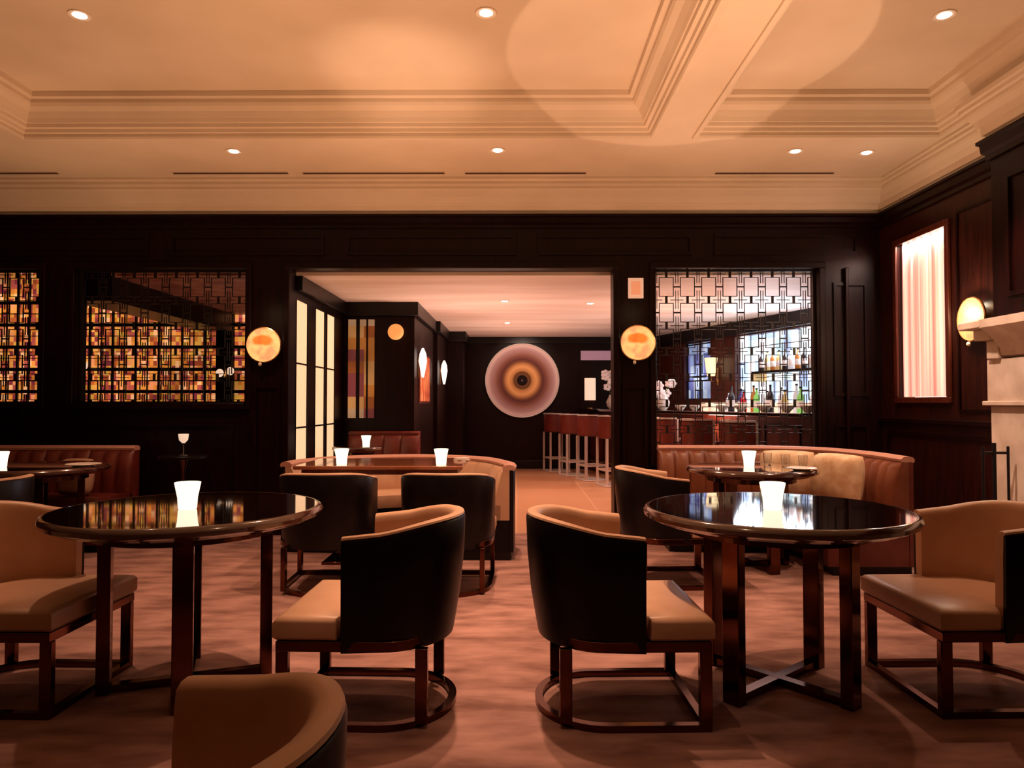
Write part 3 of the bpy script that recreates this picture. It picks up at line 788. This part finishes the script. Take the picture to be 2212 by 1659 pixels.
# left room small lamps (seen through the lattice)
def cluster(label, px, py, Y, n=3):
    p = P(px, py, Y)
    t = thing('cluster_sconce', label, 'wall lamp', (p.x, Y, p.z), 0, 'small lamps behind the left lattice')
    MB().box(-.03, .03, -.02, 0, -.06, .06).build('back_plate', M['brass'], t)
    for i in range(n):
        MB().ball((-.07 + .14 * i / max(1, n - 1), -.06, .03 * math.sin(i * 2.2)), .05, (1, .8, 1.1)).build('shade', M['shade'], t, smooth=True)
    return t
cluster('small pinkish wall lamp over the left end of the amber glass, behind the left lattice', 176, 786, 9.55, 3)
cluster('small pale wall lamp right of the amber glass, behind the left lattice', 490, 806, 9.55, 2)

# ================================================================== DISC ARTWORK
p = P(1128, 822, 13.0)
t = thing('disc_artwork', 'large round wall artwork of concentric rings at the end of the hall', 'artwork', (p.x, 12.975, p.z))
MB().lathe([(.655, -.02), (.655, -.035), (.5, -.045), (.3, -.04), (.1, -.045), (.01, -.045)], n=96, axis='Y').build('painted_disc', M['rings'], t, smooth=True)
MB().lathe([(.64, 0), (.668, -.004), (.672, -.03), (.664, -.04), (.656, -.036), (.656, -.0195)], n=96, axis='Y').build('rim', M['ceramic'], t, smooth=True)

# ================================================================== BAR
u_ = Vector((.3, -.954, 0)).normalized(); v_ = Vector((.954, .3, 0)).normalized()   # along, and away from the stools
ANG = math.atan2(u_.y, u_.x)
B0 = Vector((1.12, 12.75, 0))
BL = 5.75
t = thing('bar_counter', 'long dark bar counter behind the bar stools, running into the far corner', 'bar counter', B0, ANG)
# local x along u, local y = left of travel = away from... (rot ANG puts +y on v side)
MB().box(0, BL, .16, .62, .0, 1.04).build('front_panel', M['wood_red'], t)
MB().box(-.03, BL + .03, 0, .70, 1.04, 1.085).build('countertop', M['gloss_top'], t, bevel=.008)
MB().tube([(0.05, .08, .2), (BL, .08, .2)], .02).build('foot_rail', M['brass'], t, smooth=True)
fp = MB()
for i in range(8): 
    a = .1 + i * .7
    for z0, z1, s0, s1 in ((.15, .17, a, a + .6), (.93, .95, a, a + .6), (.15, .95, a, a + .02), (.15, .95, a + .58, a + .6)): fp.box(s0, s1, .145, .161, z0, z1)
fp.build('panel_moulding', M['wood'], t)

# stools
def make_stool(label, loc, rz):
    t = thing('bar_stool', label, 'stool', loc, rz, 'bar stools along the counter')
    pl = dplan(.21, .2, -.2, 14)
    MB().poly(pl, .68, .76).build('seat', M['leather_red'], t, bevel=.015)
    path = dplan(.215, .02, -.215, 16)
    MB().sweep(path, lambda i, n: [(0, .70), (0, .98), (.015, .99), (.03, .98), (.03, .70)]).build('backrest', M['leather_red'], t, smooth=True)
    MB().sweep(path, lambda i, n: [(-.008, .9905), (-.008, 1.01), (.03, 1.01), (.03, .9905)]).build('back_rail', M['chrome'], t)
    MB().box(.02, .05, .19, .215, .70, .99).box(.02, .05, -.215, -.19, .70, .99).build('back_post', M['chrome'], t)
    for sx_ in (-.17, .17):
        for sy_ in (-.17, .17): MB().cbox(sx_, sy_, .02, .68, .028, .028).build('leg', M['chrome'], t)
    MB().box(-.18, .18, -.18, -.16, .22, .245).box(-.18, .18, .16, .18, .2201, .2451).box(-.179, -.159, -.18, .18, .2202, .2452).box(.159, .179, -.18, .18, .2203, .2453).build('footrest', M['chrome'], t)
    MB().cbox(0, 0, 0, .022, .40, .40).build('base_plate', M['chrome'], t, bevel=.004)
    return t
lab = ['farthest bar stool of the row in the hall opening', 'second farthest bar stool in the hall opening', 'third bar stool from the far end in the hall opening', 'nearest bar stool seen in the hall opening, beside the pillar',
       None, 'bar stool seen through the lattice at its left end', 'bar stool seen through the middle of the lattice', 'bar stool seen through the lattice, nearest to us']
S0 = Vector((.70, 12.55, 0)); st = None
for i in range(8):
    if lab[i] is None: continue
    loc = S0 + u_ * .77 * i
    rz = ANG + PI / 2
    st = make_stool(lab[i], loc, rz) if st is None else dup(st, loc, rz, lab[i])

# back bar wall: oblique
Q0 = Vector((2.55, 12.98, 0)); QL = 6.6
def onback(px):      # distance along the back bar wall where the pixel column meets it
    d = ray(px, 830); kx = d.x / d.y
    # Q0 + s*u : X = kx * Y
    return (kx * Q0.y - Q0.x) / (u_.x - kx * u_.y)
bw_ = bpy.data.objects.new('wall_bar', None)
wbk = MB()
sg = [(onback(1478), onback(1535)), (onback(1588), onback(1778) + .25)]
def blk(mb, s0, s1, d0, d1, z0, z1): mb.box(s0, s1, d0, d1, z0, z1)
e_ = [0] + [v for a in sg for v in a] + [QL]
for i in range(0, len(e_), 2): wbk.box(e_[i], e_[i + 1], 0, .2, 0, HC)
for a in sg: wbk.box(a[0], a[1], 0, .2, 0, 1.12 if a[0] > sg[0][0] else 1.25); wbk.box(a[0], a[1], 0, .2, 2.17, HC)
wo = struct(wbk.build('wall_bar', M['wood_red'], loc=Q0, rotz=ANG))
struct(MB().box(0, QL, -.10, -.0, 2.19, HC).build('trim_%d' % k, M['wood_black'], loc=Q0, rotz=ANG)); k += 1
o = struct(MB().box(sg[0][0], sg[0][1], .08, .1, 1.25, 2.17).build('window_20', M['barwin'], loc=Q0, rotz=ANG))
fm = MB()
for j in range(3): s_ = sg[0][0] + (sg[0][1] - sg[0][0]) * j / 2; fm.box(s_ - .012, s_ + .012, .05, .08, 1.25, 2.17)
for z in (1.25, 1.55, 1.62, 2.15): fm.box(sg[0][0], sg[0][1], .05, .08, z - .01, z + .01)
fmo = fm.build('window_frame', M['wood_black'], o)
o = struct(MB().box(sg[1][0], sg[1][1], .1, .12, 1.12, 2.17).build('window_21', M['barglow'], loc=Q0, rotz=ANG))  # lit bottle display panel set into the bar wall, no window
fm = MB(); n = 8
for j in range(n + 1): s_ = sg[1][0] + (sg[1][1] - sg[1][0]) * j / n; fm.box(s_ - .006, s_ + .006, .085, .1, 1.12, 2.17)
for j in range(1, 5): z = 1.12 + j * .22; fm.box(sg[1][0], sg[1][1], .085, .1, z - .005, z + .005)
fm.build('mullion_grid', M['steel_dull'], o)
def bar_pt(s, d, z): 
    return Q0 + u_ * s + v_ * d + Vector((0, 0, z))
# back counter
t = thing('back_counter', 'low dark back counter under the lit bottle wall', 'counter', Q0, ANG)
MB().box(.3, QL - .2, -.45, -.002, 0, 1.02).build('cabinet', M['wood_red'], t)
MB().box(.28, QL - .18, -.48, -.002, 1.02, 1.05).build('countertop', M['ceramic'], t, bevel=.004)
MB().box(sg[0][1] - .1, sg[1][1], -.11, -.003, 1.0505, 1.19).build('glow_strip', M['step'], t)  # added glowing strip behind the bottles
shz = 1.62
s0, s1 = onback(1655), sg[1][1] - .1
t = thing('bottle_shelf', 'short dark shelf of bottles before the lit back bar panel', 'shelf', bar_pt((s0 + s1) / 2, -.14, shz), ANG)
MB().box(-(s1 - s0) / 2, (s1 - s0) / 2, -.1, .138, -.03, 0).build('shelf_board', M['wood_black'], t)
for q in (-1, 1): MB().box(q * (s1 - s0) / 2 - .02, q * (s1 - s0) / 2 + .02, -.08, .138, -.14, -.0305).build('bracket', M['brass'], t)
def bottle(label, loc, m, h=.3, r=.038, group='', nm='bottle'):
    t = thing(nm, label, 'bottle', loc, 0, group)
    MB().lathe([(r, 0), (r, h * .6), (r * .85, h * .67), (r * .35, h * .78), (r * .33, h * .94)], n=16).build('glass_body', m, t, smooth=True)
    MB().lathe([(r * .4, h * .9405), (r * .4, h)], n=12).build('cap', BOT[2], t)
    MB().lathe([(r * 1.02, h * .2), (r * 1.02, h * .48)], n=16).build('paper_label', M['white_cloth'], t, smooth=True)
    return t
cn = {0: 'green', 1: 'amber', 2: 'black', 3: 'clear', 4: 'red', 5: 'gold', 6: 'blue'}
seqs = [2, 5, 1, 5, 2, 3, 1, 2, 3, 5]
for i, c in enumerate(seqs):
    s_ = s0 + .08 + (s1 - s0 - .16) * i / (len(seqs) - 1)
    wher = 'at the left end' if i == 0 else 'at the right end' if i == len(seqs) - 1 else 'between the ends'
    bottle('%s bottle on the short shelf %s of its row' % (cn[c], wher), bar_pt(s_, -.13, shz + .0005), BOT[c], .27 + .03 * ((i * 3) % 3), group='%s shelf bottles %s' % (cn[c], wher))
seqs = [3, 2, 6, 4, 1, 0, 3, 2, 3, 5, 3, 0, 3, 1]
sA, sB = onback(1600), sg[1][1] - .05
for i, c in enumerate(seqs):
    s_ = sA + (sB - sA) * i / (len(seqs) - 1)
    wher = 'left half' if i < 7 else 'right half'
    bottle('%s bottle standing on the pale back counter, %s of the row' % (cn[c], wher), bar_pt(s_, -.2 - .06 * (i % 2), 1.0505), BOT[c], .30 + .04 * ((i * 5) % 3), .045, group='%s back counter bottles %s' % (cn[c], wher))
# flower arrangements & lamps on the counter
def on_counter(px, d=.35):
    d_ = ray(px, 830); kx = d_.x / d_.y
    o0 = B0 + v_ * d
    s = (kx * o0.y - o0.x) / (u_.x - kx * u_.y)
    return o0 + u_ * s + Vector((0, 0, 1.0855))
def orchid(label, loc, h, n, spread, seed):
    rnd = random.Random(seed)
    t = thing('orchid_vase', label, 'flowers', loc, 0, 'white flowers on the bar')
    MB().lathe([(.05, 0), (.09, .05), (.10, .12), (.06, .2), (.05, .24), (.045, .24)], n=24).build('vase', M['ceramic'], t, smooth=True)
    sm, fl = MB(), MB()
    for i in range(n):
        a = rnd.uniform(0, 2 * PI); rr = spread * rnd.uniform(.3, 1); hh = h * rnd.uniform(.55, 1)
        sm.tube([(0, 0, .22), (rr * .3 * math.cos(a), rr * .3 * math.sin(a), hh * .7), (rr * math.cos(a), rr * math.sin(a), hh)], .006, 6)
        for q in range(5):
            b_ = q * 2 * PI / 5
            fl.ball((rr * math.cos(a) + .04 * math.cos(b_), rr * math.sin(a) - .01, hh + .04 * math.sin(b_)), .035, (1, .35, .8), 8)
    sm.build('stems', M['stem'], t, smooth=True)
    o = fl.build('blossoms', M['petal'], t, smooth=True); o['kind'] = 'stuff'
    return t
orchid('tall white flowers on the bar at the left edge of the pillar', on_counter(1322), .64, 14, .15, 3)
orchid('white flowers in a vase on the bar right of the pillar', on_counter(1432), .40, 9, .16, 5)
for i, px in enumerate((1470, 1500, 1560, 1600, 1650, 1700, 1745)):
    o = MB().lathe([(.03, 0), (.034, .008), (.075, .05), (.078, .075), (.072, .075), (.03, .012)], n=24).build('serving_bowl', M['ceramic'], smooth=True, loc=on_counter(px, .25 + .1 * (i % 2)))
    tag(o, 'small white bowl in the row along the bar counter, seen through the lattice', 'bowl', 'white bowls on the bar')
t = thing('table_lamp', 'glowing cylinder lamp with pale shade at the far end of the bar', 'lamp', on_counter(1274, .3))
MB().lathe([(.08, 0), (.08, .015), (.015, .02), (.013, .14)], n=24).build('base', M['brass'], t, smooth=True)
MB().lathe([(.115, .15), (.115, .55), (.111, .55), (.111, .15)], n=36).build('lamp_shade', M['shade'], t, smooth=True)
MB().lathe([(.01, .14), (.01, .3), (.02, .33), (.01, .36)], n=12).build('bulb', M['shade'], t)
# lamp on the wood column of the back bar
pp = bar_pt(onback(1552), 0, PZ(800, 10.9))
t = thing('column_sconce', 'cream shaded wall lamp on the red wood column of the back bar', 'wall lamp', pp, ANG)
MB().box(-.03, .03, -.02, 0, -.22, .05).build('back_plate', M['brass'], t)
MB().lathe([(.06, -.08), (.085, .08), (.1, .2), (.098, .2), (.055, -.08)], c=(0, -.13, 0), n=28).build('lamp_shade', M['shade_cream'], t, smooth=True)
MB().tube([(0, -.02, -.16), (0, -.13, -.16), (0, -.13, -.06)], .01).build('arm', M['brass'], t, smooth=True)
# mauve lit panel on the far wall above the lamp
p = P(1290, 768, 13)
t = thing('wall_panel_light', 'dim mauve horizontal lit panel on the far wall above the bar end', 'panel', (p.x, 13, p.z))
MB().box(-.32, .32, -.02, 0, -.1, .1).build('frame', M['wood_black'], t)
MB().box(-.3, .3, -.024, -.0201, -.085, .085).build('diffuser', M['mauve_lit'], t)

# ================================================================== FIREPLACE
ML, MR_ = YBF + .03, 2.45
t = thing('fireplace', 'pale carved stone fireplace with a long mantel on the right wall', 'fireplace', (XB - .004, (ML + MR_) / 2, 0))
yo = (ML + MR_) / 2
A, Bn = MR_ - yo, ML - yo      # near, far in local Y
mz = PZ(700, 4.65)
XM = -(XB - 2.86)
# mantel with a moulded underside: sweep returned at the far end
MB().sweep([(0, A), (0, Bn - .2)] if False else [(0, A + .2), (0, Bn - .22)], lambda i, n: [(0, mz - .24), (.08, mz - .22), (.09, mz - .17), (.13, mz - .12), (.18, mz - .07), (.21, mz - .05), (.215, mz), (0, mz)]).build('mantel', M['stone'], t, smooth=True)
o = t.children[-1]
MB().box(XM, 0, Bn - .22, Bn, mz - .05, mz).box(XM + .06, 0, Bn - .22, Bn - .06, mz - .12, mz - .0501).box(XM + .11, 0, Bn - .22, Bn - .11, mz - .24, mz - .1201).build('mantel_return', M['stone'], t, bevel=.008)
MB().box(-.075, 0, A + .08, Bn - .08, mz - .50, mz - .2401).build('frieze', M['stone'], t)
MB().box(-.10, 0, A + .06, Bn - .06, mz - .53, mz - .5001).build('astragal', M['stone'], t, bevel=.006)
for a, b_ in ((Bn - .42, Bn - .1), (A + .1, A + .42)):
    MB().box(-.07, 0, a, b_, .12, mz - .5301).build('pilaster', M['stone'], t, bevel=.006)
    MB().box(-.09, 0, a - .02, b_ + .02, 0, .1199).build('pilaster_block', M['stone'], t, bevel=.006)
MB().box(-.05, 0, Bn - .54, Bn - .4201, 0, 1.12).box(-.05, 0, A + .4201, A + .54, 0, 1.12).box(-.05, 0, A + .42, Bn - .42, 1.1201, mz - .5301).build('inner_surround', noise_col(mat('cream_marble', (.8, .68, .5), .35), (.75, .6, .42), (.88, .76, .6), (1, 1, 1), 4, 5), t)
MB().box(-.02, 0, A + .54, Bn - .54, 0, 1.1199).build('firebox', M['black_iron'], t)
MB().box(-.42, -.0, A, Bn, 0, .03).build('hearth', M['stone'], t, bevel=.005)
for o in t.children:
    if o.name.startswith('mantel') and not o.name.startswith('mantel_return'):
        pass
# fire tools
t = thing('fire_tool_stand', 'black iron fire tool stand in front of the stone pilaster', 'fireplace tools', (2.86, 4.32, .0302))
MB().cbox(0, 0, 0, .02, .2, .2).build('base', M['black_iron'], t)
MB().tube([(0, 0, .02), (0, 0, .92)], .012).build('pole', M['black_iron'], t, smooth=True)
MB().tube([(-.08, 0, .86), (.08, 0, .86)], .008).build('crossbar', M['black_iron'], t, smooth=True)
for x_, nm in ((-.075, 'poker'), (.075, 'shovel')):
    MB().tube([(x_, -.012, .12), (x_, -.012, .9)], .008).build(nm, M['black_iron'], t, smooth=True)
MB().box(.045, .105, -.02, -.004, .04, .14).build('shovel_blade', M['steel_dull'], t)

# ================================================================== CEILING FIXTURES
def downlight(label, loc, r=.042, group='recessed ceiling lights'):
    t = thing('recessed_downlight', label, 'ceiling light', loc, 0, group)
    MB().lathe([(r, -.004), (r + .018, -.006), (r + .02, -.001), (r, -.0008)], n=36).build('trim_ring', M['white_trim'], t, smooth=True)
    MB().lathe([(.001, -.012), (r * .7, -.009), (r - .002, -.003), (r - .002, -.001)], n=32).build('lens', M['bulb'], t, smooth=True)
    return t
def onz(px, py, z):
    d = ray(px, py); s = (z - H) / d.z
    return Vector((d.x * s, d.y * s, z))
DL = []
dls = [(172, 32, ZP, 'recessed downlight at the top left of the coffered ceiling'), (1050, 27, ZP, 'recessed downlight at the top centre of the coffered ceiling'), (2040, 32, ZP, 'recessed downlight at the top right of the coffered ceiling'),
       (505, 326, ZC, 'recessed downlight in the soffit, leftmost of that row'), (1075, 324, ZC, 'recessed downlight in the soffit, second from left'), (1718, 326, ZC, 'recessed downlight in the soffit right of the beam'),
       (1872, 329, ZC, 'recessed downlight in the soffit nearest the right wall')]
d0 = None
for px, py, z, lb in dls:
    p = onz(px, py, z)
    DL.append(p)
    d0 = downlight(lb, p) if d0 is None else dup(d0, p, 0, lb)
hl = [(1090, 650), (1096, 697), (1275, 655)]
for i, (px, py) in enumerate(hl):
    p = onz(px, py, HC)
    dup(d0, p, 0, 'tiny downlight in the hallway ceiling, ' + ['nearer of the central pair', 'farther of the central pair', 'near the right pillar'][i], 'hallway ceiling lights')
# linear vents in the soffit
vents = [(0, 125), (375, 622), (655, 960), (1005, 1265), (1545, 1800)]
vl = ['at the far left', 'second from left', 'longest, in the middle', 'left of the cross beam', 'right of the cross beam']
for (a, b_), w_ in zip(vents, vl):
    pa, pb = onz(a, 374, ZC), onz(b_, 374, ZC)
    y = (pa.y + pb.y) / 2 - .01
    xa_ = pa.x if a > 0 else pa.x - .6
    t = thing('linear_vent', 'narrow dark slot vent in the ceiling soffit, ' + w_, 'vent', ((xa_ + pb.x) / 2, y, ZC), 0, 'slot vents in the soffit')
    hwid = (pb.x - xa_) / 2
    MB().box(-hwid, hwid, -.022, .022, -.004, -.0008).build('slot', M['slot'], t)
    MB().box(-hwid - .01, hwid + .01, -.032, -.022, -.006, -.0007).box(-hwid - .01, hwid + .01, .022, .032, -.006, -.0007).build('frame', M['white_trim'], t)

# ================================================================== LIGHTS
def light(kind, name, loc, energy, color, rot=(0, 0, 0), **kw):
    ld = bpy.data.lights.new(name, kind); ld.energy = energy; ld.color = color
    for a, v in kw.items(): setattr(ld, a, v)
    o = bpy.data.objects.new(name, ld); COL.objects.link(o); o.location = loc; o.rotation_euler = rot
    return o
WARM = (1, .50, .235)
WARM2 = (1, .55, .34)
# downlights shining down from the fixtures (extra beams below are added, without fixtures)
for i, p in enumerate(DL):
    light('SPOT', 'fixture_and_fill_beam', (p.x, p.y, p.z - .03), (125, 300, 110, 90, 190, 100, 60)[i], WARM2, (0, 0, 0), spot_size=R(78 if p.z > 3.3 else 95), spot_blend=.8, shadow_soft_size=.03)
for x, y, e in ((-.12, 3.5, 230), (-.12, 2.2, 40)):
    light('SPOT', 'fixture_and_fill_beam', (x, y, ZP - .05), e, WARM2, (0, 0, 0), spot_size=R(50), spot_blend=.7, shadow_soft_size=.03)  # added beams brightening the middle floor, no fixture above
light('SPOT', 'fixture_and_fill_beam', (-.75, .95, ZP - .05), 600, WARM2, (0, 0, 0), spot_size=R(32), spot_blend=.8, shadow_soft_size=.03)  # added narrow beam that brightens the nearest chair
# added unseen up-spots, standing in for light thrown back by the lacquered tabletops
for x, y, z, e in ((-1.4, 3.1, .80, 150), (1.1, 3.1, .80, 125), (-1.0, 5.4, .80, 75), (1.7, 5.3, .8, 60), (-3.6, 5.3, .8, 65)):
    light('SPOT', 'bounce_fill', (x, y, z), e, WARM, (PI, 0, 0), spot_size=R(165), spot_blend=1.0, shadow_soft_size=.35)
# added narrow up-spots imitating downlights mirrored off the tabletops onto the ceiling
light('SPOT', 'reflection_fill', (1.15, 3.35, .78), 85, WARM2, (R(180 - 20), R(-2), 0), spot_size=R(43), spot_blend=.04, shadow_soft_size=.01)
light('SPOT', 'reflection_fill', (-1.3, 3.4, .78), 150, WARM2, (R(180 - 26), R(12), 0), spot_size=R(27), spot_blend=1.0, shadow_soft_size=.01)
# hall
for x, y, e in ((-.6, 8.6, 110), (0, 11, 95), (2.4, 8.8, 260), (-3, 8.3, 18)):
    light('SPOT', 'hall_fill', (x, y, .8), e, (1, .6, .45), (PI, 0, 0), spot_size=R(165), spot_blend=1.0, shadow_soft_size=.4)  # added unseen up-spots that brighten the hall ceilings
for px, py in hl:
    p = onz(px, py, HC)
    light('SPOT', 'hall_downlight_beam', (p.x, p.y, p.z - .03), 130, WARM2, (0, 0, 0), spot_size=R(110), spot_blend=.8, shadow_soft_size=.04)
light('SPOT', 'art_spot', (.12, 11.6, 2.3), 34, (1, .74, .60), (R(62), 0, 0), spot_size=R(70), spot_blend=.6, shadow_soft_size=.05)
light('SPOT', 'art_spot', light_art, 25, (1, .7, .5), (0, R(35), 0), spot_size=R(80), spot_blend=.6, shadow_soft_size=.05)
for q in (2.2, 3.6, 4.9):
    pb_ = B0 + u_ * q + v_ * .3
    light('SPOT', 'bar_fill_beam', (pb_.x, pb_.y, HC - .03), 70, (1, .78, .66), (0, 0, 0), spot_size=R(100), spot_blend=.8, shadow_soft_size=.04)  # added beams lighting the bar top, no fixtures there
light('SPOT', 'back_bar_fill', (3.2, 8.8, 1.75), 45, (.78, .82, 1), (PI, 0, 0), spot_size=R(150), spot_blend=1.0, shadow_soft_size=.2)  # added bluish spot, brightens the ceiling above the bar
# added unseen strip lamp at the window head, washing the curtain
light('AREA', 'window_light', (XR + .012, (wy0 + wy1) / 2, wz1 - .004), 9, (1, .85, .75), (R(0), R(-8), 0), size=.018, size_y=.6, shape='RECTANGLE')
# sconces
for x, y, z in ((PX(575, 748, YW), YW - .16, zs1), (PX(1375, 742, YW), YW - .16, PZ(742, YW))):
    light('POINT', 'sconce_glow', (x, y - .15, z + .3), .5, (1, .65, .35), shadow_soft_size=.1)
light('POINT', 'sconce_glow', (XR - .19, 5.1, PZ(690, 5.1) + .05), 12, (1, .7, .4), shadow_soft_size=.05)
light('SPOT', 'fireplace_fill', (1.9, 3.9, 3.0), 230, (1, .68, .5), (0, -R(40), 0), spot_size=R(60), spot_blend=.5, shadow_soft_size=.05)  # added spot without a fixture, brightens the pale stone
# back bar glow
light('AREA', 'back_bar_glow', bar_pt((sg[1][0] + sg[1][1]) / 2, -.15, 1.9), 25, (.75, .85, 1), (R(60), 0, ANG + PI), size=1.6, size_y=.3, shape='RECTANGLE')

w = bpy.data.worlds.new('world'); SC.world = w; w.use_nodes = True
w.node_tree.nodes['Background'].inputs[0].default_value = (1, .5, .3, 1)
w.node_tree.nodes['Background'].inputs[1].default_value = 0.01

SC.view_settings.view_transform = 'Standard'
SC.view_settings.look = 'None'
SC.view_settings.gamma = 1
SC.view_settings.exposure = 0.0
SC.view_settings.use_curve_mapping = False
